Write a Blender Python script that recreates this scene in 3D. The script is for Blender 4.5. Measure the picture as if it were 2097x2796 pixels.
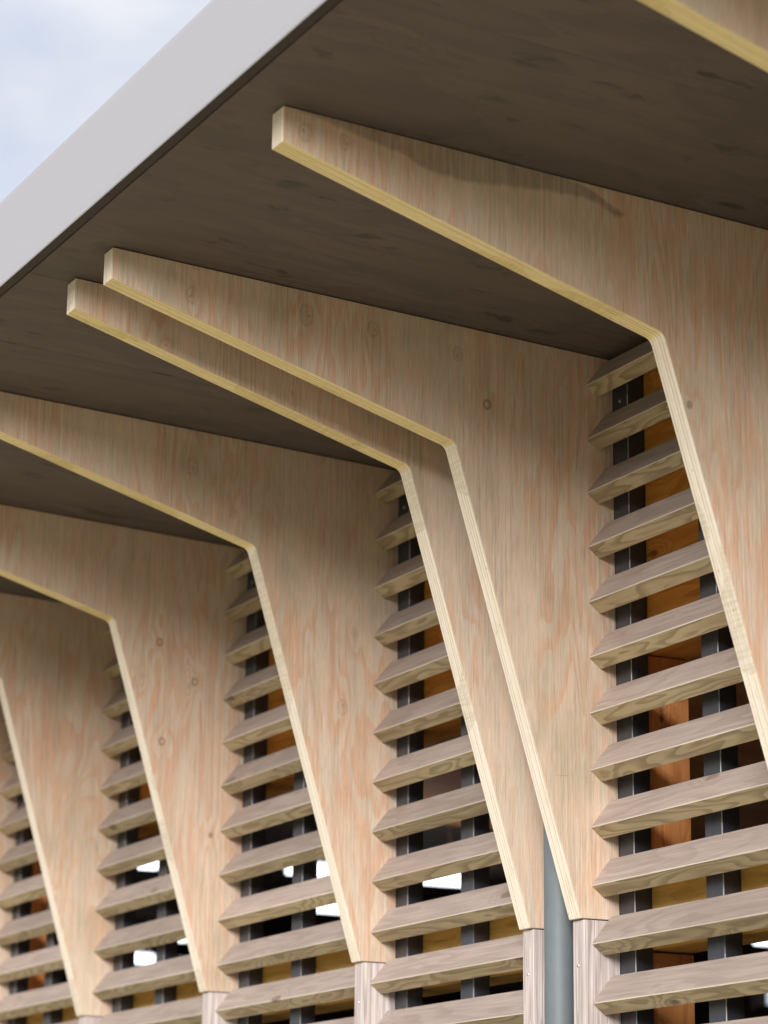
import bpy, bmesh, math, random
from mathutils import Matrix, Vector
random.seed(11)
D = bpy.data
sc = bpy.context.scene
for o in list(D.objects): D.objects.remove(o)
C = sc.collection

# ------------------------------------------------------------------ camera
cam = D.cameras.new('camera'); camo = D.objects.new('camera', cam); C.objects.link(camo)
YAW, PIT, ROL = (math.radians(a) for a in (63.25518, 15.25756, 0.43687))
d = Vector((-math.sin(YAW)*math.cos(PIT), math.cos(YAW)*math.cos(PIT), math.sin(PIT)))
r = d.cross(Vector((0, 0, 1))).normalized(); u = r.cross(d)
r, u = r*math.cos(ROL)+u*math.sin(ROL), -r*math.sin(ROL)+u*math.cos(ROL)
M = Matrix((r, u, -d)).transposed().to_4x4(); M.translation = Vector((6.4967, -4.3713, -0.9878))
camo.matrix_world = M
cam.sensor_fit = 'VERTICAL'; cam.sensor_height = 36; cam.sensor_width = 27
cam.lens = 7709.98/2796*36
cam.shift_x = -0.008405; cam.shift_y = -0.026445
cam.clip_start = .05; cam.clip_end = 2000
cam.dof.use_dof = True; cam.dof.focus_distance = 7.45; cam.dof.aperture_fstop = 3.2
sc.camera = camo

# ------------------------------------------------------------------ world, sun, exposure
SUN_EL, SUN_AZ = math.radians(20), math.radians(-41)      # direction TO the sun: azimuth from +X
w = D.worlds.new('World'); sc.world = w; w.use_nodes = True
wt = w.node_tree; wt.nodes.clear()
def N(t, kind, **kw):
    n = t.nodes.new(kind)
    for k, v in kw.items():
        if k.startswith('i_'):
            key = k[2:]; n.inputs[int(key) if key.isdigit() else key].default_value = v
        else: setattr(n, k, v)
    return n
sky = N(wt, 'ShaderNodeTexSky', sky_type='NISHITA', sun_disc=False, sun_elevation=SUN_EL,
        sun_rotation=math.radians(90)-SUN_AZ)
sky.air_density = 1.0; sky.dust_density = 1.5
tc = N(wt, 'ShaderNodeTexCoord'); mp = N(wt, 'ShaderNodeMapping'); mp.inputs['Scale'].default_value = (3.0, 3.0, 6.5)
mp.inputs['Rotation'].default_value = (0.0, 0.3, 0.5)
ns = N(wt, 'ShaderNodeTexNoise', i_Scale=2.6, i_Detail=7.0, i_Roughness=.55, i_Distortion=.35)
cr = N(wt, 'ShaderNodeValToRGB'); cr.color_ramp.elements[0].position = .34; cr.color_ramp.elements[1].position = .62
cr.color_ramp.elements[0].color = (.80, .80, .80, 1)
ns2 = N(wt, 'ShaderNodeTexNoise', i_Scale=4.5, i_Detail=5.0)
cr2 = N(wt, 'ShaderNodeValToRGB')
cr2.color_ramp.elements[0].position = .36; cr2.color_ramp.elements[0].color = (4.6, 4.95, 5.8, 1)
cr2.color_ramp.elements[1].position = .66; cr2.color_ramp.elements[1].color = (5.9, 5.95, 6.2, 1)
mx = N(wt, 'ShaderNodeMix', data_type='RGBA')
bg = N(wt, 'ShaderNodeBackground', i_Strength=.05); wo = N(wt, 'ShaderNodeOutputWorld')
L = wt.links.new
L(tc.outputs['Generated'], mp.inputs['Vector']); L(mp.outputs[0], ns.inputs['Vector']); L(mp.outputs[0], ns2.inputs['Vector'])
L(ns.outputs['Fac'], cr.inputs[0]); L(ns2.outputs['Fac'], cr2.inputs[0])
L(cr.outputs[0], mx.inputs[0]); L(sky.outputs[0], mx.inputs[6]); L(cr2.outputs[0], mx.inputs[7])
L(mx.outputs[2], bg.inputs['Color']); L(bg.outputs[0], wo.inputs[0])

sun = D.lights.new('sun', 'SUN'); suno = D.objects.new('sun', sun); C.objects.link(suno)
sun.energy = 1.5; sun.angle = math.radians(28); sun.color = (1.0, .985, .965)
sd = Vector((math.cos(SUN_EL)*math.cos(SUN_AZ), math.cos(SUN_EL)*math.sin(SUN_AZ), math.sin(SUN_EL)))
suno.rotation_euler = sd.to_track_quat('Z', 'Y').to_euler(); suno.location = (8, -12, 10)
vs = sc.view_settings
vs.view_transform = 'Standard'; vs.look = 'None'; vs.exposure = 1.62; vs.gamma = 1; vs.use_curve_mapping = False
sc.render.engine = 'CYCLES'
sc.cycles.max_bounces = 8; sc.cycles.diffuse_bounces = 5

# ------------------------------------------------------------------ materials
class T:
    """small node helper"""
    def __init__(s, name):
        s.m = D.materials.new(name); s.m.use_nodes = True; s.t = s.m.node_tree
        s.b = s.t.nodes['Principled BSDF']; s.l = s.t.links.new
    def n(s, kind, **kw): return N(s.t, kind, **kw)
    def put(s, sock, v):
        if hasattr(v, 'is_output') or isinstance(v, bpy.types.NodeSocket): s.l(v, sock)
        else: sock.default_value = v
    def math(s, op, a, b=None, c=None, clamp=False):
        n = s.n('ShaderNodeMath', operation=op, use_clamp=clamp); s.put(n.inputs[0], a)
        if b is not None: s.put(n.inputs[1], b)
        if c is not None: s.put(n.inputs[2], c)
        return n.outputs[0]
    def vmath(s, op, a, b=None):
        n = s.n('ShaderNodeVectorMath', operation=op); s.put(n.inputs[0], a)
        if b is not None: s.put(n.inputs[1], b)
        return n.outputs['Value'] if op in ('LENGTH', 'DISTANCE', 'DOT_PRODUCT') else n.outputs[0]
    def noise(s, vec, scale=1., detail=3., rough=.5, dist=0.):
        n = s.n('ShaderNodeTexNoise', i_Scale=scale, i_Detail=detail, i_Roughness=rough, i_Distortion=dist)
        s.l(vec, n.inputs['Vector']); return n.outputs['Fac']
    def sstep(s, x, a, b, lo=0., hi=1.):
        n = s.n('ShaderNodeMapRange', interpolation_type='SMOOTHSTEP'); s.put(n.inputs[0], x)
        for i, v in zip((1, 2, 3, 4), (a, b, lo, hi)): s.put(n.inputs[i], v)
        return n.outputs[0]
    def mix(s, f, a, b, mode='MIX'):
        n = s.n('ShaderNodeMix', data_type='RGBA', blend_type=mode); s.put(n.inputs[0], f)
        for i, v in ((6, a), (7, b)):
            s.put(n.inputs[i], (*v, 1) if isinstance(v, tuple) and len(v) == 3 else v)
        return n.outputs[2]
    def obj(s): return s.n('ShaderNodeTexCoord').outputs['Object']
    def obj_world(s): return s.n('ShaderNodeNewGeometry').outputs['Position']
    def rnd(s): return s.n('ShaderNodeObjectInfo').outputs['Random']
    def shifted(s, amt=37.):
        rn = s.rnd()
        c = s.n('ShaderNodeCombineXYZ')
        s.l(s.math('MULTIPLY', rn, amt), c.inputs[0]); s.l(s.math('MULTIPLY', rn, amt*1.7), c.inputs[1]); s.l(s.math('MULTIPLY', rn, -amt*.6), c.inputs[2])
        return s.vmath('ADD', s.obj(), c.outputs[0])
    def bump(s, h, strength=.3, dist=.001):
        n = s.n('ShaderNodeBump', i_Strength=strength, i_Distance=dist); s.l(h, n.inputs['Height']); s.l(n.outputs[0], s.b.inputs['Normal'])
    def finish(s, col, rough=.6, spec=.3):
        s.put(s.b.inputs['Base Color'], (*col, 1) if isinstance(col, tuple) and len(col) == 3 else col)
        s.put(s.b.inputs['Roughness'], rough); s.b.inputs['Specular IOR Level'].default_value = spec
        return s.m

def ax(axis, along, across):
    v = [across]*3; v['xyz'.index(axis)] = along; return tuple(v)

def timber(name, axis, light, dark, streak, rings=7., ring_amt=.6, across=9., along=1.1, fibre=.25,
           rough=.65, spec=.25, knots=.5, bump=.25, knot_col=(.10, .06, .035), var=.12, tone=None):
    """solid sawn softwood: growth-ring contours, fibre streaks, a few knots, per-board variation"""
    t = T(name); P = t.shifted()
    # knots
    vo = t.n('ShaderNodeTexVoronoi', feature='F1', i_Scale=1.0, i_Randomness=1.0)
    kp = t.vmath('MULTIPLY', P, ax(axis, 3.3, 8.5)); t.l(kp, vo.inputs['Vector'])
    sel = t.math('GREATER_THAN', t.n('ShaderNodeSeparateColor').outputs[0], 1-knots)
    sc_ = sel.node.inputs[0].links[0].from_node; t.l(vo.outputs['Color'], sc_.inputs[0])
    kd = t.math('ADD', vo.outputs['Distance'], t.math('MULTIPLY', t.math('SUBTRACT', t.noise(P, 60, 2), .5), .12))
    kn = t.math('MULTIPLY', t.sstep(kd, .16, .07), sel)
    kring = t.math('MULTIPLY', t.sstep(kd, .42, .0), sel)
    # growth-ring field
    f = t.noise(t.vmath('MULTIPLY', P, ax(axis, along, across)), 1., 2.5, .5, .25)
    f = t.math('ADD', t.math('MULTIPLY', f, rings), t.math('MULTIPLY', kring, 3.2))
    fr = t.math('FRACT', f)
    late = t.math('MULTIPLY', t.sstep(fr, .30, .86), t.sstep(fr, 1.0, .93))
    fi = t.noise(t.vmath('MULTIPLY', P, ax(axis, 5., 420.)), 1., 3., .6)
    fi2 = t.noise(t.vmath('MULTIPLY', P, ax(axis, 2.2, 60.)), 1., 3., .6)
    col = t.mix(t.math('MULTIPLY', late, ring_amt), light, dark)
    col = t.mix(t.sstep(fi2, .45, .75, 0., .55), col, streak)
    blot = t.noise(t.vmath('MULTIPLY', P, ax(axis, 2.5, 12.)), 1., 4., .6)
    col = t.mix(t.sstep(blot, .35, .7, 0., .35), col, dark)
    col = t.mix(t.math('MULTIPLY', kn, .75), col, knot_col)
    v = t.math('ADD', t.math('MULTIPLY', t.math('SUBTRACT', fi, .5), fibre*3), 1.)
    v = t.math('MULTIPLY', v, t.math('ADD', t.math('MULTIPLY', t.math('FRACT', t.math('MULTIPLY', t.rnd(), 17.3)), 2*var), 1-var))
    hs = t.n('ShaderNodeHueSaturation'); t.l(col, hs.inputs['Color']); t.l(v, hs.inputs['Value'])
    h = t.math('ADD', fi, t.math('MULTIPLY', late, .5)); h = t.math('SUBTRACT', h, kn)
    # drying checks: thin dark cracks along the grain
    ck = t.noise(t.vmath('MULTIPLY', P, ax(axis, 3.5, 130.)), 1., 1.5)
    ckm = t.math('MULTIPLY', t.sstep(ck, .735, .76), t.sstep(t.noise(P, 5., 1.), .5, .62))
    out = t.mix(t.math('MULTIPLY', ckm, .6), hs.outputs[0], knot_col)
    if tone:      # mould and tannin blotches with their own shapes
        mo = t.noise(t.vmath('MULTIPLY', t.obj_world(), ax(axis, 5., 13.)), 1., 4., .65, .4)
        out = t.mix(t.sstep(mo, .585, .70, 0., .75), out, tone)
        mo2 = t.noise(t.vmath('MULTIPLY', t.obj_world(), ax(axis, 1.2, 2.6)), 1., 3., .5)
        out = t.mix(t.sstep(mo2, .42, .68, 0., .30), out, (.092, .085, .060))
    t.bump(h, bump, .0012)
    return t.finish(out, t.math('ADD', t.math('MULTIPLY', fi, .15), rough-.07), spec)

# plywood face: vertical (Z) grain, pink-orange early wood streaks in grey-beige veneer
def ply_face(name, light, mid, pink, stain=False):
    t = T(name); O = t.obj(); P = t.shifted(11.)
    sp = t.n('ShaderNodeSeparateXYZ'); t.l(O, sp.inputs[0]); y, z = sp.outputs[1], sp.outputs[2]
    # hero knots of this board (y, z, radius in object properties)
    kring = None; kn = None
    for k in 'abcd':
        at = t.n('ShaderNodeAttribute', attribute_type='OBJECT', attribute_name='knot_'+k)
        s2 = t.n('ShaderNodeSeparateXYZ'); t.l(at.outputs['Vector'], s2.inputs[0])
        dy = t.math('SUBTRACT', y, s2.outputs[0]); dz = t.math('MULTIPLY', t.math('SUBTRACT', z, s2.outputs[1]), .72)
        rr = t.math('SQRT', t.math('ADD', t.math('MULTIPLY', dy, dy), t.math('MULTIPLY', dz, dz)))
        q = t.math('DIVIDE', rr, t.math('MAXIMUM', s2.outputs[2], .0005))
        q = t.math('ADD', q, t.math('MULTIPLY', t.math('SUBTRACT', t.noise(O, 90, 2), .5), .5))
        dzl = t.math('MULTIPLY', dz, .45); ql = t.math('DIVIDE', t.math('SQRT', t.math('ADD', t.math('MULTIPLY', dy, dy), t.math('MULTIPLY', dzl, dzl))), t.math('MAXIMUM', s2.outputs[2], .0005))
        g = t.math('POWER', 2.718, t.math('MULTIPLY', t.math('MULTIPLY', ql, ql), -.22))
        rim = t.math('MULTIPLY', t.sstep(q, .62, .88), t.sstep(q, 1.25, .95))
        ang = t.math('ARCTAN2', dz, dy)
        spoke = t.math('MULTIPLY', t.math('MULTIPLY', t.sstep(t.math('SINE', t.math('ADD', ang, t.math('MULTIPLY', s2.outputs[0], 31.))), .90, .99), t.sstep(q, .75, .45)), .8)
        core = t.math('MAXIMUM', t.math('MULTIPLY', rim, .32), spoke)
        core = t.math('MAXIMUM', core, t.math('MULTIPLY', t.sstep(q, 1.1, .2), .26))
        kring = g if kring is None else t.math('ADD', kring, g)
        kn = core if kn is None else t.math('MAXIMUM', kn, core)
    # random pin knots
    vo = t.n('ShaderNodeTexVoronoi', feature='F1', i_Scale=5.2); t.l(t.vmath('MULTIPLY', P, (1., 1., .8)), vo.inputs['Vector'])
    sC = t.n('ShaderNodeSeparateColor'); t.l(vo.outputs['Color'], sC.inputs[0])
    sel = t.math('GREATER_THAN', sC.outputs[0], .62)
    vd = vo.outputs['Distance']
    pk = t.math('MULTIPLY', t.math('MULTIPLY', t.sstep(vd, .075, .055), t.sstep(vd, .02, .045)), sel)
    pr = t.math('MULTIPLY', t.sstep(vd, .35, .0), sel)
    f = t.noise(t.vmath('MULTIPLY', P, (3., 5.6, .85)), 1., 3., .5, .6)
    f = t.math('ADD', t.math('MULTIPLY', f, 13.), t.math('ADD', t.math('MULTIPLY', kring, 1.9), t.math('MULTIPLY', pr, .9)))
    fr = t.math('FRACT', f)
    late = t.math('MULTIPLY', t.sstep(fr, .25, .8), t.sstep(fr, 1., .9))
    zone = t.sstep(t.noise(t.vmath('MULTIPLY', P, (2., 4., 1.2)), 1., 2.), .34, .54)
    st = t.noise(t.vmath('MULTIPLY', P, (120., 150., 3.2)), 1., 5., .62)
    fi = t.noise(t.vmath('MULTIPLY', P, (250., 275., 5.)), 1., 4., .65)
    fi2 = t.noise(t.vmath('MULTIPLY', P, (900., 900., 22.)), 1., 2., .6)
    calm = t.sstep(t.noise(t.vmath('MULTIPLY', P, (5., 7., 1.6)), 1., 3., .6), .35, .65, .22, 1.)
    col = t.mix(t.math('MULTIPLY', t.sstep(st, .35, .68), calm), light, mid)
    col = t.mix(t.math('MULTIPLY', t.math('MULTIPLY', late, zone), .70), col, pink)
    col = t.mix(t.math('MULTIPLY', t.sstep(st, .62, .46), t.sstep(fi, .46, .60, 0., .55)), col, pink)
    grey = t.noise(t.vmath('MULTIPLY', P, (3., 3., 2.)), 1., 4., .6)
    col = t.mix(t.sstep(grey, .48, .78, 0., .5), col, (.36, .30, .21))
    col = t.mix(t.math('MULTIPLY', kn, .62), col, (.16, .085, .045))
    col = t.mix(t.math('MULTIPLY', pk, .55), col, (.16, .09, .05))
    # patched veneer joint across the board
    zj = t.math('ADD', z, t.math('MULTIPLY', t.noise(O, 12., 2.), .012))
    jn = t.math('MULTIPLY', t.sstep(t.math('ABSOLUTE', t.math('SUBTRACT', zj, t.n('ShaderNodeAttribute', attribute_type='OBJECT', attribute_name='joint').outputs['Fac'])), .0016, .0006), t.sstep(t.noise(P, 7., 2.), .42, .5))
    col = t.mix(t.math('MULTIPLY', jn, .35), col, (.14, .08, .045))
    if stain:
        dep = t.math('SUBTRACT', t.math('SUBTRACT', 1.4306, t.math('MULTIPLY', y, .0535)), z)
        def ramp(pts):
            n = t.n('ShaderNodeValToRGB'); n.color_ramp.interpolation = 'B_SPLINE'
            e = n.color_ramp.elements
            for i, (yy, dd) in enumerate(pts):
                el = e[i] if i < 2 else e.new((yy+1.9)/1.0)
                el.position = (yy+1.9)/1.0; el.color = (dd*10,)*3+(1,)
            t.l(t.math('ADD', y, 1.9), n.inputs[0]); return t.math('MULTIPLY', n.outputs[0], .1)
        lo = ramp([(-1.89, .0), (-1.80, .02), (-1.7, .036), (-1.60, .050), (-1.565, .072), (-1.5, .077), (-1.41, .078), (-1.27, .052), (-1.17, .043), (-1.10, .046), (-1.07, .056), (-1.045, .072), (-1.01, .070), (-.995, .0)])
        up = ramp([(-1.89, .0), (-1.20, .0), (-1.12, .012), (-1.08, .030), (-1.04, .050), (-1.0, .062), (-.99, .09)])
        wob = t.math('MULTIPLY', t.math('SUBTRACT', t.noise(t.vmath('MULTIPLY', O, (1., 1., .35)), 42., 4., .6), .5), .02)
        dp = t.math('ADD', dep, wob)
        sm = t.math('MULTIPLY', t.sstep(dp, t.math('ADD', lo, .006), t.math('SUBTRACT', lo, .010)), t.sstep(dp, t.math('SUBTRACT', up, .006), t.math('ADD', up, .004)))
        col = t.mix(t.math('MULTIPLY', t.math('MULTIPLY', sm, t.sstep(st, .3, .6, .7, 1.)), .56), col, (.155, .135, .098))
    v = t.math('ADD', t.math('ADD', t.math('MULTIPLY', t.math('SUBTRACT', fi, .5), .9), t.math('MULTIPLY', t.math('SUBTRACT', fi2, .5), .8)), 1.)
    hs = t.n('ShaderNodeHueSaturation'); t.l(col, hs.inputs['Color']); t.l(v, hs.inputs['Value'])
    t.bump(t.math('SUBTRACT', t.math('ADD', fi, fi2), kn), .22, .0008)
    return t.finish(hs.outputs[0], .62, .25)

# cut edge of the plywood: thin glue lines between plies across the thickness (local X)
def ply_edge(name, cream, line, rough_col, amt):
    t = T(name); O = t.obj(); P = t.shifted(9.)
    sp = t.n('ShaderNodeSeparateXYZ'); t.l(O, sp.inputs[0]); x = sp.outputs[0]
    rn = t.rnd()
    wv = t.math('MULTIPLY', t.math('SUBTRACT', t.noise(t.vmath('MULTIPLY', O, (1., 1., 1.)), 5., 2.), .5), .006)
    q = t.math('DIVIDE', t.math('ADD', t.math('MULTIPLY', x, -1.), wv), .0122)
    fr = t.math('FRACT', q)
    ln = t.math('MULTIPLY', t.sstep(fr, .0, .14), t.sstep(fr, .40, .24))
    ply = t.math('MODULO', t.math('FLOOR', q), 2.)
    pres = t.sstep(t.noise(t.vmath('MULTIPLY', P, (75., 2.5, 2.5)), 1., 2.), .38, .56, .1, 1.)
    fi = t.noise(t.vmath('MULTIPLY', P, (420., 40., 40.)), 1., 4., .65)
    pt = t.noise(t.vmath('MULTIPLY', P, (8., 160., 160.)), 1., 3., .6)
    pat = t.sstep(t.noise(P, 2.6, 1.), .565, .575)
    col = t.mix(t.math('MULTIPLY', t.math('MULTIPLY', ln, pres), amt), cream, line)
    col = t.mix(t.math('MULTIPLY', ply, .10), col, line)
    col = t.mix(t.math('MULTIPLY', pat, t.sstep(pt, .38, .6, .25, .6)), col, rough_col)
    blot = t.noise(P, 5., 3., .6); col = t.mix(t.sstep(blot, .5, .75, 0., .3), col, rough_col)
    hole = t.math('MULTIPLY', t.sstep(t.noise(t.vmath('MULTIPLY', P, (170., 45., 45.)), 1., 1.), .76, .79), 1.)
    col = t.mix(t.math('MULTIPLY', hole, .7), col, (.08, .05, .03))
    v = t.math('ADD', t.math('MULTIPLY', t.math('SUBTRACT', fi, .5), .5), 1.)
    hs = t.n('ShaderNodeHueSaturation'); t.l(col, hs.inputs['Color']); t.l(v, hs.inputs['Value'])
    t.bump(t.math('SUBTRACT', t.math('ADD', fi, t.math('MULTIPLY', ply, .4)), t.math('MULTIPLY', ln, .8)), .35, .001)
    return t.finish(hs.outputs[0], .68, .2)

def plain(name, col, rough=.5, spec=.4, metal=0., nz=0., scale=30.):
    t = T(name)
    c = (*col, 1)
    if nz:
        P = t.shifted(5.); n = t.noise(P, scale, 4., .6)
        c = t.mix(t.sstep(n, .35, .7, 0., nz), col, tuple(x*.6 for x in col))
        t.bump(t.noise(P, scale*12, 2.), .15, .0006)
    t.b.inputs['Metallic'].default_value = metal
    t.finish(c if nz else col, rough, spec); return t.m

FACE = ply_face('plywood_veneer', (.66, .55, .44), (.47, .36, .265), (.60, .355, .23))
FACE_STAIN = ply_face('plywood_veneer_water_stained', (.66, .55, .44), (.47, .36, .265), (.60, .355, .23), True)
EDGE_W = ply_edge('plywood_edge_weathered', (.84, .755, .645), (.55, .41, .25), (.55, .47, .35), .85)
EDGE_S = ply_edge('plywood_edge_stain_and_bounce', (.88, .745, .42), (.50, .36, .15), (.62, .49, .22), .75)  # algae tint plus yellow ground bounce put into the underside colour
SLAT_T = timber('slat_weathered_face', 'x', (.43, .345, .30), (.275, .21, .175), (.35, .28, .24), rings=9, ring_amt=.4, fibre=.3, var=.15, knots=.35, bump=.3, knot_col=(.20, .13, .10))
SLAT_B = timber('slat_treated_bounce_face', 'x', (.46, .375, .24), (.21, .15, .09), (.36, .28, .175), rings=15, ring_amt=.68, var=.15, across=9, along=1.25, fibre=.14, knots=.5, bump=.2)  # treated-wood tone with grass bounce put into the lower face colour
ARRIS = timber('slat_arris_highlight', 'x', (.66, .58, .50), (.48, .39, .31), (.58, .50, .42), rings=6, ring_amt=.3, fibre=.2, knots=.2, bump=.1)  # paler timber paints the bright edge highlight onto the slat chamfer
BATT = timber('batten_wood', 'z', (.60, .53, .51), (.33, .26, .235), (.47, .39, .37), rings=16, ring_amt=.8, across=26, along=.4, fibre=.4, knots=.12, bump=.5, var=.05)
AMBER = timber('interior_spruce', 'x', (.78, .36, .075), (.50, .19, .035), (.70, .30, .06), rings=8, knots=.5, across=8, knot_col=(.09, .03, .01))
AMBER_Z = timber('interior_spruce_upright', 'z', (.85, .36, .13), (.62, .22, .07), (.76, .30, .10), rings=8, knots=.5, across=8, knot_col=(.09, .03, .01))
AMBER_Y = timber('interior_ceiling_spruce', 'y', (.75, .32, .11), (.55, .20, .06), (.68, .27, .09), rings=6, knots=.5, knot_col=(.09, .03, .01))
RAIL = timber('interior_rail_spruce', 'x', (.80, .50, .14), (.60, .32, .07), (.72, .42, .10), rings=9, knots=.4, knot_col=(.14, .06, .02))
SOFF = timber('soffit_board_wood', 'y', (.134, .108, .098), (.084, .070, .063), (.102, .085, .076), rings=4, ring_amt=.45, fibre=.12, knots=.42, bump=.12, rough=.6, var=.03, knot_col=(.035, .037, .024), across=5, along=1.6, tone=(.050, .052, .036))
POST = timber('dark_stained_post', 'z', (.048, .048, .058), (.032, .032, .040), (.042, .042, .052), rings=5, ring_amt=.4, knots=.2, rough=.38, spec=.6, bump=.2, knot_col=(.012, .011, .012))
tw = T('post_arris_highlight'); pw = tw.noise(tw.vmath('MULTIPLY', tw.shifted(), (30., 30., 9.)), 1., 4., .6)
POST_GLINT = tw.finish(tw.mix(tw.sstep(pw, .38, .55), (.10, .10, .11), (.36, .35, .36)), .45, .5)  # broken pale line on the chamfer: corner highlight put into the colour
FASC = plain('fascia_sheet_metal', (.37, .36, .385), .45, .5)
LIP = plain('dark_brown_edge_board', (.045, .034, .028), .6, .3, nz=.4)
PIPE = plain('downpipe_grey_coating', (.135, .155, .165), .55, .4, nz=.15, scale=25)
DARK = plain('dark_interior_tone', (.085, .050, .038), .8, .2)
SCREW = plain('screw_steel', (.62, .58, .50), .35, .5, metal=.8)
SOCK = plain('screw_socket', (.04, .035, .03), .6, .3)
GAPM = plain('roofing_membrane', (.10, .10, .105), .8, .3, nz=.3)
FLOOR = plain('concrete_floor', (.30, .29, .27), .7, .3, nz=.3, scale=3)
PAVE = plain('bounce_gravel_paving', (.70, .58, .38), .9, .2, nz=.35, scale=14)
GRASS = plain('mown_grass', (.11, .15, .045), .9, .1, nz=.5, scale=2)
LEAF = plain('tree_leaves', (.07, .12, .03), .7, .3, nz=.3)
BARK = plain('tree_bark', (.14, .10, .07), .9, .2, nz=.5)
tl = T('lamp_diffuser'); tl.finish((.85, .87, .9), .5); tl.b.inputs['Emission Color'].default_value = (.86, .92, 1, 1); tl.b.inputs['Emission Strength'].default_value = 1.1; LAMP = tl.m
tg = T('window_glass'); tg.finish((.9, .95, .95), .02); tg.b.inputs['Transmission Weight'].default_value = 1.; tg.b.inputs['IOR'].default_value = 1.1; GLASS = tg.m

# ------------------------------------------------------------------ mesh helpers
def mesh_prism(name, prof, x0, x1, mats, fm, capm=0):
    """prof: (y,z) outline; fm: material index of each outline edge; extruded along X"""
    bm = bmesh.new(); n = len(prof)
    a = [bm.verts.new((x0, y, z)) for y, z in prof]; b = [bm.verts.new((x1, y, z)) for y, z in prof]
    for i in range(n):
        f = bm.faces.new((a[i], a[(i+1) % n], b[(i+1) % n], b[i])); f.material_index = fm[i]
    f = bm.faces.new(list(reversed(a))); f.material_index = capm
    f = bm.faces.new(b); f.material_index = capm
    bmesh.ops.recalc_face_normals(bm, faces=bm.faces)
    me = D.meshes.new(name); bm.to_mesh(me); bm.free()
    for m in mats: me.materials.append(m)
    return me
def mesh_box(name, x0, x1, y0, y1, z0, z1, mat):
    return mesh_prism(name, [(y0, z0), (y1, z0), (y1, z1), (y0, z1)], x0, x1, [mat], [0]*4)
def bev(o, wd=.0015, seg=2):
    m = o.modifiers.new('edge_softening', 'BEVEL'); m.width = wd; m.segments = seg; m.limit_method = 'ANGLE'; m.angle_limit = math.radians(20)
    return o
def link(name, me, parent=None, loc=None):
    o = D.objects.new(name, me); C.objects.link(o)
    if parent: o.parent = parent
    if loc: o.location = loc
    return o
def tag(o, label=None, cat=None, group=None, kind=None):
    for k, v in (('label', label), ('category', cat), ('group', group), ('kind', kind)):
        if v: o[k] = v
    return o
def empty(name, loc, label, cat, group=None):
    e = D.objects.new(name, None); C.objects.link(e); e.location = loc; e.empty_display_size = .2
    return tag(e, label, cat, group)

# ------------------------------------------------------------------ dimensions (metres, from the survey of the picture)
GZ = -2.6
TH = 0.0612
FX = {0: 2.2539, 1: 1.0583, 2: 0., 3: -.2717, 4: -1.3234, 5: -2.5152, 6: -3.7056, 7: -4.896, 8: -6.086, 9: -7.276, -1: 3.445, -2: 4.635}
sof = lambda y: 1.4306-.05354*y
YB = -.4075                    # plane of the post fronts = back edge of fins and battens
PIT_S = .155

# ------------------------------------------------------------------ roof
roof = empty('roof', (0, -1.2, 1.5), 'flat roof with dark stained board soffit and pale lavender grey metal fascia', 'roof')
XL, XR = -13.0, 5.5  # right end runs on unseen, for more shade on the foreground fin
roof_loc = Vector(roof.location)
def under(parent, name, me, mat=None):
    o = link(name, me, parent); o.matrix_parent_inverse = Matrix.Translation(-Vector(parent.location)); return o
x = XL; i = 0
edges = []
while x < XR:
    wd = .1155 + random.choice((-.002, 0, .002)); edges.append((x, min(x+wd, XR))); x += wd
meb = {}
yo, yi = -2.031, -.30
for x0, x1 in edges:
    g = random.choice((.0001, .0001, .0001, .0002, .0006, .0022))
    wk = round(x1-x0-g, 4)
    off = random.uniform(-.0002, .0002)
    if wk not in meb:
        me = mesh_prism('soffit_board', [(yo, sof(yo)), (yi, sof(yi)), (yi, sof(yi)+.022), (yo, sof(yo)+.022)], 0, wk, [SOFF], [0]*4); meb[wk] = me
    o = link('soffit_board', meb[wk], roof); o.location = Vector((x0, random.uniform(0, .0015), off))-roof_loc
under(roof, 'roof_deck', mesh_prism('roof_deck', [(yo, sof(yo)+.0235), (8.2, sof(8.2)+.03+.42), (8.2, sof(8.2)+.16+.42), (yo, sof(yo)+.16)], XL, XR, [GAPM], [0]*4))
under(roof, 'edge_board', mesh_box('edge_board', XL, XR, -2.0605, -2.0335, 1.5415, 1.70, LIP))
fa = [(-2.0635, 1.537), (-2.0665, 1.534), (-2.0685, 1.537), (-2.0695, 1.560), (-2.0700, 1.772), (-2.0685, 1.786), (-2.063, 1.792), (-2.02, 1.797), (-1.90, 1.792), (-1.90, 1.789), (-2.02, 1.793), (-2.0615, 1.788)]
fo = under(roof, 'fascia', mesh_prism('fascia', fa, XL, XR, [FASC], [0]*len(fa)))
for p in fo.data.polygons: p.use_smooth = False

# ------------------------------------------------------------------ plywood fins
TLp, Kp, Bp = (-1.9155, 1.4445), (-.9090, 1.1436), (-.5286, -.1207)
def fin_profile():
    ang = []
    a = Vector(TLp)-Vector(Kp); b = Vector(Bp)-Vector(Kp); a.normalize(); b.normalize()
    R = .030; half = math.acos(max(-1, min(1, a.dot(b))))/2
    tt = R/math.tan(half); p0 = Vector(Kp)+a*tt; p2 = Vector(Kp)+b*tt
    arc = []
    for k in range(7):
        s = k/6; arc.append(tuple(p0*(1-s)**2+Vector(Kp)*2*s*(1-s)+p2*s*s))
    pts = [TLp]+arc+[Bp, (YB, -.1207), (YB, sof(YB)-.003), (-1.9151, sof(-1.9151)-.003)]
    # edge materials: arm underside algae-stained and bounce-tinted, leg weathered, bottom, back, top, tip
    fm = [2]+[2]*3+[1]*3+[1]+[1, 1, 1, 1]
    return pts, fm
pts, fm = fin_profile()
me_fin = mesh_prism('fin', pts, -TH, 0, [FACE, EDGE_W, EDGE_S], fm)
me_fin_st = mesh_prism('fin', pts, -TH, 0, [FACE_STAIN, EDGE_W, EDGE_S], fm)
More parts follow.
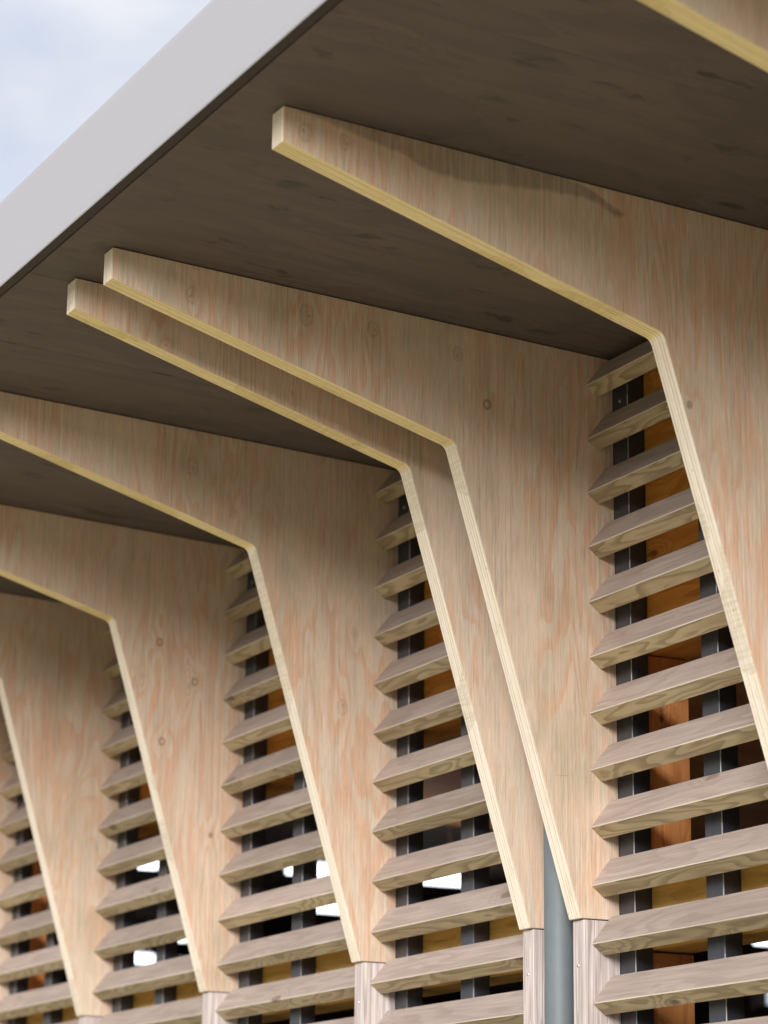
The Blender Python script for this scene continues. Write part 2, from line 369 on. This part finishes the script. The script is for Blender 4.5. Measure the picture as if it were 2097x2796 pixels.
fin_lab = {
    0: 'plywood fin whose arm cuts across the top right corner of the photo',
    1: 'large foreground plywood fin with a grey water stain under the soffit',
    2: 'plywood fin with two round knots on its arm, right of the downpipe',
    3: 'shadowed plywood fin with ridged underside, left of the downpipe',
    4: 'plywood fin just left of the close pair, its arm tip cut by the left edge',
    5: 'out of focus plywood fin, second to the left of the downpipe pair',
    6: 'blurred plywood fin near the left edge, only its leg and a dark face showing',
    7: 'blurred strip of plywood fin face at the extreme left edge behind the slats',
    8: 'plywood fin beyond the left edge of the photo, the nearer of two there', 9: 'last plywood fin at the far left end of the screens, outside the photo',
    -1: 'unseen plywood fin, added for shade beyond the right edge of the photo, the nearer of two there', -2: 'last plywood fin, unseen and added for shade, at the right end of the screens, outside the photo'}  # both right-hand fins are unseen, added to deepen shade on the foreground fin
knots = {1: [(-1.86, 1.475, .016), (-1.76, 1.470, .014), (-.35, .8, .01)],
         2: [(-1.69, 1.436, .017), (-1.359, 1.434, .021), (-1.16, 1.425, .016), (-.90, 1.395, .015)],
         3: [(-1.65, 1.36, .006), (-1.27, 1.30, .006)],
         4: [(-.984, 1.239, .013), (-1.128, 1.37, .02), (-.60, .66, .017), (-.56, .9, .012)],
         5: [(-.80, .95, .009), (-.62, .93, .008)], 6: [(-1.02, .99, .014), (-.66, .30, .008)]}
for i in range(-2, 10):
    o = link('plywood_fin', me_fin_st if i == 1 else me_fin, None, (FX[i], 0, 0)); bev(o, .0016, 2)
    tag(o, fin_lab[i], 'fin', 'plywood fins carrying the eaves')
    o['joint'] = {2: .262}.get(i, -9.)
    for k, (a, b, c) in zip('abcd', knots.get(i, [])): o['knot_'+k] = (a, b, c)

# ------------------------------------------------------------------ battens under the fins
def screw_mesh():
    bm = bmesh.new()
    bmesh.ops.create_cone(bm, cap_ends=True, segments=18, radius1=.0052, radius2=.0042, depth=.0014, matrix=Matrix.Rotation(math.radians(90), 4, 'X'))
    for f in bm.faces: f.material_index = 0
    g = bmesh.ops.create_cone(bm, cap_ends=True, segments=6, radius1=.0019, radius2=.0019, depth=.0018, matrix=Matrix.Rotation(math.radians(90), 4, 'X'))
    vs_ = set(g['verts'])
    for f in bm.faces:
        if all(v in vs_ for v in f.verts): f.material_index = 1
    me = D.meshes.new('screw'); bm.to_mesh(me); bm.free(); me.materials.append(SCREW); me.materials.append(SOCK); return me
me_screw = screw_mesh()
me_bat = mesh_box('batten', -TH+.001, -.001, -.518, YB, GZ+.05, -.1237, BATT)
bat_lab = {1: 'timber batten under the leg of the large foreground fin, below the frame at right', 2: 'pale timber batten with one screw, right of the grey downpipe',
           3: 'pale timber batten with one screw, left of the grey downpipe', 4: 'pale timber batten under the fin next left of the downpipe pair',
           5: 'blurred pale batten at the bottom edge, second left of the downpipe', 6: 'blurred top of a batten at the bottom edge, leftmost of all',
           0: 'timber batten under the fin beyond the right edge', 7: 'timber batten under the fin whose face shows at the extreme left edge',
           8: 'timber batten beyond the left edge, the nearer of two there', 9: 'last timber batten at the far left end of the screens',
           -1: 'timber batten beyond the right edge, the nearer of two there', -2: 'last timber batten at the right end of the screens'}
for i in range(-2, 10):
    b = empty('batten', (FX[i]-TH/2, -.46, GZ), bat_lab[i], 'batten', 'upright battens below the fins')
    o = link('post_board', me_bat, b); o.location = (TH/2, .46, -GZ); bev(o, .002, 2)
    for zz in (-.243, -.85, -1.45, -2.05):
        s = link('screw', me_screw, b); s.location = (random.uniform(-.004, .002), -.518+.46-.0006, zz-GZ)
        s.rotation_euler = (0, random.random()*3, 0)

# ------------------------------------------------------------------ louvre screens: slats on dark posts
SY, SZ = -.4950, 1.5175
tv = Vector((.777, -.629)); lv = Vector((.629, .777))
def slat_mesh(length):
    P0 = Vector((0, 0)); c = .0021
    Lc = P0+tv*.048; Uc = P0+lv*.098; Q = Lc+lv*.098
    # board cut upright against the posts
    yb = YB-.0003-SY
    s1 = (yb-Lc.x)/lv.x; p_low = Lc+lv*s1
    s2 = (yb-Uc.x)/tv.x; p_up = Uc+tv*s2
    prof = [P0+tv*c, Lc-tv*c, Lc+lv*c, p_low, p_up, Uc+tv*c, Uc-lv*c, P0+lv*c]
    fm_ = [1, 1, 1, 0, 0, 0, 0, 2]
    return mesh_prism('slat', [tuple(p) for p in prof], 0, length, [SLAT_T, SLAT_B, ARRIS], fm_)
def post_mesh(x0, x1):
    c = .0019; y0, y1 = YB+.0002, -.3535
    P = [(x0, y0), (x1-c, y0), (x1, y0+c), (x1, y1), (x0, y1)]
    bm = bmesh.new(); a = [bm.verts.new((x, y, GZ+.02)) for x, y in P]; b = [bm.verts.new((x, y, 1.4505)) for x, y in P]
    for i in range(5):
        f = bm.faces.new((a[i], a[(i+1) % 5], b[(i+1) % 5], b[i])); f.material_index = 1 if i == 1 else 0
    bm.faces.new(list(reversed(a))); bm.faces.new(b)
    bmesh.ops.recalc_face_normals(bm, faces=bm.faces)
    me = D.meshes.new('post'); bm.to_mesh(me); bm.free(); me.materials.append(POST); me.materials.append(POST_GLINT); return me
me_post_a = post_mesh(-.0600, .0770)
me_post_b = post_mesh(.4240, .5020)
bays = [(-1, -2), (0, -1), (8, 7), (9, 8), (1, 0), (2, 1), (4, 3), (5, 4), (6, 5), (7, 6)]
bay_lab = {(1, 0): 'louvre screen hidden behind the large foreground fin at the right', (2, 1): 'sharp foreground louvre screen right of the downpipe, weathered slats on black posts',
           (4, 3): 'louvre screen directly left of the close pair of fins', (5, 4): 'softly blurred louvre screen, second left of the downpipe',
           (6, 5): 'blurred louvre screen with a white lamp glowing behind, third left of the downpipe', (7, 6): 'most blurred louvre screen, at the left edge of the photo'}
bay_lab.update({(-1, -2): 'last louvre screen at the right end, outside the photo', (0, -1): 'louvre screen beyond the right edge of the photo', (8, 7): 'louvre screen just beyond the left edge of the photo', (9, 8): 'last louvre screen at the far left end, outside the photo'})
bay_lab[(6, 5)] = 'blurred louvre screen, third left of the downpipe'
for (a, b) in bays:
    x0 = FX[a]+.0004; x1 = FX[b]-TH-.0004
    e = empty('louvre_screen', (x0, SY, GZ), bay_lab[(a, b)], 'louvre screen', 'louvre screens between the fins')
    ms = slat_mesh(x1-x0)
    for k in range(1, 26):
        z = SZ-k*PIT_S
        o = link('slat', ms, e); o.location = (0, random.uniform(-.0006, .0006), z-GZ+random.uniform(-.0008, .0008))
        o.rotation_euler = (random.uniform(-.004, .004), random.uniform(-.0008, .0008), 0)
    for mp_ in (me_post_a, me_post_b):
        p = link('post', mp_, e); p.location = (FX[a]-x0, -SY, -GZ)
    for zz in [.02+.62*k for k in range(3)]+[-.17, -.79, 1.32]:
        for xx in (.036,):
            s = link('screw', me_screw, e); s.location = (FX[a]-x0+xx, YB-.0004-SY, zz-GZ)
# closed board strip between the paired fins, behind the downpipe
cb = mesh_box('backing_board', FX[3]+.002, -TH-.002, -.3952, -.36, GZ+.02, 1.448, POST)
tag(link('backing_board', cb), 'dark board closing the wall behind the grey downpipe', 'board')
pb = mesh_box('post', FX[3]-.06, FX[3]+.0, YB+.0002, -.3535, GZ+.02, 1.4505, POST)
tag(link('dark_post', pb), 'dark post behind the left fin of the close pair', 'post')

tag(link('front_wall', mesh_box('front_wall', -16, FX[9]-.062, -.42, -.345, GZ+.02, 1.452, DARK)), 'dark plain wall left of the last louvre screen', 'wall')

# ------------------------------------------------------------------ downpipe
def tube(name, r0, z0, z1, mat, seg=40, wall=.0025):
    bm = bmesh.new(); rings = []
    for rr, zz in ((r0-wall, z0), (r0, z0), (r0, z1), (r0-wall, z1)):
        rings.append([bm.verts.new((rr*math.cos(2*math.pi*k/seg), rr*math.sin(2*math.pi*k/seg), zz)) for k in range(seg)])
    for j in range(4):
        A, B = rings[j], rings[(j+1) % 4]
        for k in range(seg): bm.faces.new((A[k], A[(k+1) % seg], B[(k+1) % seg], B[k]))
    bmesh.ops.recalc_face_normals(bm, faces=bm.faces)
    for f in bm.faces: f.smooth = abs(f.normal.z) < .5
    me = D.meshes.new(name); bm.to_mesh(me); bm.free(); me.materials.append(mat); return me
PX, PY = -.166, -.497
dp = empty('downpipe', (PX, PY, GZ), 'round grey metal downpipe between the two close battens', 'downpipe')
link('pipe', tube('pipe', .042, .05, 1.4306-GZ+.02, PIPE), dp)
for zz in (.9, 2.0):
    link('pipe_clip', tube('pipe_clip', .045, zz, zz+.028, PIPE), dp)

# ------------------------------------------------------------------ inside: beam, rail, columns, ceiling, walls, lamps
def bar(name, box, mat, label, cat, group=None):
    o = link(name, mesh_box(name, *box, mat)); bev(o, .002, 1); return tag(o, label, cat, group)
bar('head_beam', (-8.8, 4.4, -.3525, -.2125, .600, 1.448), AMBER, 'deep amber timber beam seen behind the upper slats', 'beam')
bar('mid_rail', (-8.8, 4.4, -.3525, -.2125, -.202, .0), RAIL, 'golden timber rail seen behind the lower slats', 'rail')
col_lab = {2: 'reddish timber column behind the sharp louvre screen', 7: 'blurred amber timber column behind the leftmost louvre screen'}
for i in (2, 7):
    xa = FX[i]-.06; xb = FX[i]+(.060 if i == 2 else .09)
    e = empty('timber_column', ((xa+xb)/2, -.283, GZ), col_lab[i], 'column', 'interior columns')
    for (z0, z1) in ((GZ+.02, -.207), (.003, .597)):
        o = under(e, 'column_length', mesh_box('column_length', xa, xb, -.3515, -.2135, z0, z1, AMBER_Z)); bev(o, .002, 1)
cx = -8.1; k = 0
ceil = D.objects.new('interior_ceiling', None); C.objects.link(ceil); ceil['kind'] = 'structure'; ceil.location = (0, 4, 1.45)
mec = mesh_box('ceiling_board', 0, .196, -.205, 7.95, 1.452, 1.47, AMBER_Y)
while cx < 4.4:
    o = link('ceiling_board', mec, ceil); o.location = (cx, -4, -1.45+random.uniform(0, .001)); cx += .2
tag(link('shade_ceiling', mesh_box('shade_ceiling', -16, -8.12, -.205, 7.95, 1.452, 1.47, DARK)), kind='structure')  # stand-in for the far ceiling, its shade put into the dark colour
tag(link('floor', mesh_box('floor', -16, 4.65, -.34, 8.0, GZ-.1, GZ+.06, FLOOR)), kind='structure')
tag(link('end_wall', mesh_box('end_wall', -16.15, -16, -.34, 8.0, GZ, 1.45, DARK)), 'dark end wall deep inside the room', 'wall')
tag(link('side_wall', mesh_box('side_wall', 4.65, 4.80, -.34, 8.0, GZ, 1.45, DARK)), 'dark side wall of the room beyond the right edge', 'wall')
# rear wall with one opening (a window) towards the trees
rw = empty('rear_wall', (-8, 8.1, GZ), 'dark rear wall with a bright window seen through the lowest slats at right', 'wall')
W0, W1, WZ0, WZ1 = -11.87, -10.4, .83, 1.12
for nm, b in (('wall_panel', (-16, W0, 8.0, 8.15, GZ, 1.9)), ('wall_panel', (W1, 4.75, 8.0, 8.15, GZ, 1.9)), ('wall_panel', (W0, W1, 8.0, 8.15, GZ, WZ0)), ('wall_panel', (W0, W1, 8.0, 8.15, WZ1, 1.9))):
    under(rw, nm, mesh_box(nm, *b, DARK))
wf = under(rw, 'window', mesh_box('window', W0, W1, 8.05, 8.09, WZ0, WZ0+.05, DARK))
pn = link('pane', mesh_box('pane', W0, W1, 8.06, 8.066, WZ0+.05, WZ1, GLASS), wf)
lamps = [(-7.28, 2.40, 2.70), (-8.30, .19, 1.64), (-8.10, 2.35, 3.56), (-9.68, 3.24, 4.63), (-11.75, 3.12, 3.27), (-13.3, 3.40, 3.62), (-9.86, 6.72, 7.9)]
lamp_lab = ['lit white strip lamp glimpsed high in the bay left of the fin pair', 'lit white strip lamp glimpsed in the third bay left of the downpipe, upper one',
            'long lit strip lamp glowing behind the bay left of the fin pair', 'lit strip lamp behind the second bay left, lower one',
            'sliver of a lit strip lamp beside the leg of the third fin from left', 'small lit lamp low in the third bay left of the downpipe', 'bluish white lamp sliver at the right edge behind the lower slats']
def lamp_mesh(name, w_, h_, L_, mat, z0):
    bm = bmesh.new(); bmesh.ops.create_cube(bm, size=1, matrix=Matrix.Translation((0, 0, z0+h_/2)) @ Matrix.Diagonal((w_, L_, h_, 1)))
    bmesh.ops.bevel(bm, geom=bm.edges[:], offset=min(h_, w_)*.28, segments=3, affect='EDGES', profile=.6)
    me = D.meshes.new(name); bm.to_mesh(me); bm.free(); me.materials.append(mat); return me
for (lx, ya, yb), lb in zip(lamps, lamp_lab):
    e = empty('strip_lamp', (lx, (ya+yb)/2, 1.1), lb, 'lamp', 'lit strip lamps inside the room')
    link('diffuser', lamp_mesh('diffuser', .15, .062, yb-ya, LAMP, 0), e)
    link('housing', lamp_mesh('housing', .08, .03, (yb-ya)*.9, plain('lamp_housing', (.5, .5, .5), .4), .0625), e)
    for s in (-.35, .35):
        h = link('hanger', tube('hanger', .004, .0925, .351, SCREW, 8, .001), e); h.location.y = s*(yb-ya)

# ------------------------------------------------------------------ ground and what lies beyond
def sheet(name, x0, x1, y0, y1, z, mat):
    me = D.meshes.new(name); me.from_pydata([(x0, y0, z), (x1, y0, z), (x1, y1, z), (x0, y1, z)], [], [(0, 1, 2, 3)]); me.materials.append(mat)
    return tag(link(name, me), kind='structure')
sheet('ground', -600, 600, -600, 600, GZ-.004-.1, GRASS)
sheet('bounce_gravel', -30, 30, -11, -1.9, GZ-.1+.004, PAVE)  # unseen gravel, its width and pale warm tone shaped to bounce light upward
tag(link('plinth', mesh_box('plinth', -16, 4.75, -.505, -.345, GZ-.1, GZ+.015, FLOOR)), kind='structure')

def tree(loc, h, label, seed):
    rg = random.Random(seed)
    e = empty('tree', loc, label, 'tree', 'trees beyond the far window')
    bm = bmesh.new()
    def limb(a, b, r0, r1):
        a, b = Vector(a), Vector(b); dd = b-a; m = Matrix.Translation((a+b)/2) @ dd.to_track_quat('Z', 'Y').to_matrix().to_4x4()
        bmesh.ops.create_cone(bm, cap_ends=True, segments=8, radius1=r0, radius2=r1, depth=dd.length, matrix=m)
    limb((0, 0, 0), (0.1, 0, h*.6), h*.03, h*.015)
    tips = []
    for k in range(9):
        z0 = h*rg.uniform(.25, .55); a = rg.random()*6.28; rr = h*rg.uniform(.15, .32)
        tp = (rr*math.cos(a), rr*math.sin(a), z0+h*rg.uniform(.1, .35)); limb((0, 0, z0), tp, h*.01, h*.004); tips.append(tp)
    me = D.meshes.new('trunk'); bm.to_mesh(me); bm.free(); me.materials.append(BARK); link('trunk', me, e)
    V = []; F = []
    for tp in tips+[(0, 0, h*.85)]:
        for k in range(260):
            v = Vector((rg.gauss(0, 1), rg.gauss(0, 1), rg.gauss(0, .8)))*h*.075+Vector(tp)
            s = h*.022; q = Matrix.Rotation(rg.random()*6.28, 3, 'Z') @ Matrix.Rotation(rg.random()*3, 3, 'X')
            n = len(V)
            for c in ((-s, -s*.6, 0), (s, -s*.6, 0), (s, s*.6, 0), (-s, s*.6, 0)): V.append(v+q @ Vector(c))
            F.append((n, n+1, n+2, n+3))
    me = D.meshes.new('crown'); me.from_pydata(V, [], F); me.materials.append(LEAF); link('crown', me, e)
tree((-38, 30, GZ-.1), 6.3, 'left green tree outside beyond the far window', 3)
tree((-33, 33, GZ-.1), 5.2, 'right green tree outside beyond the far window', 4)
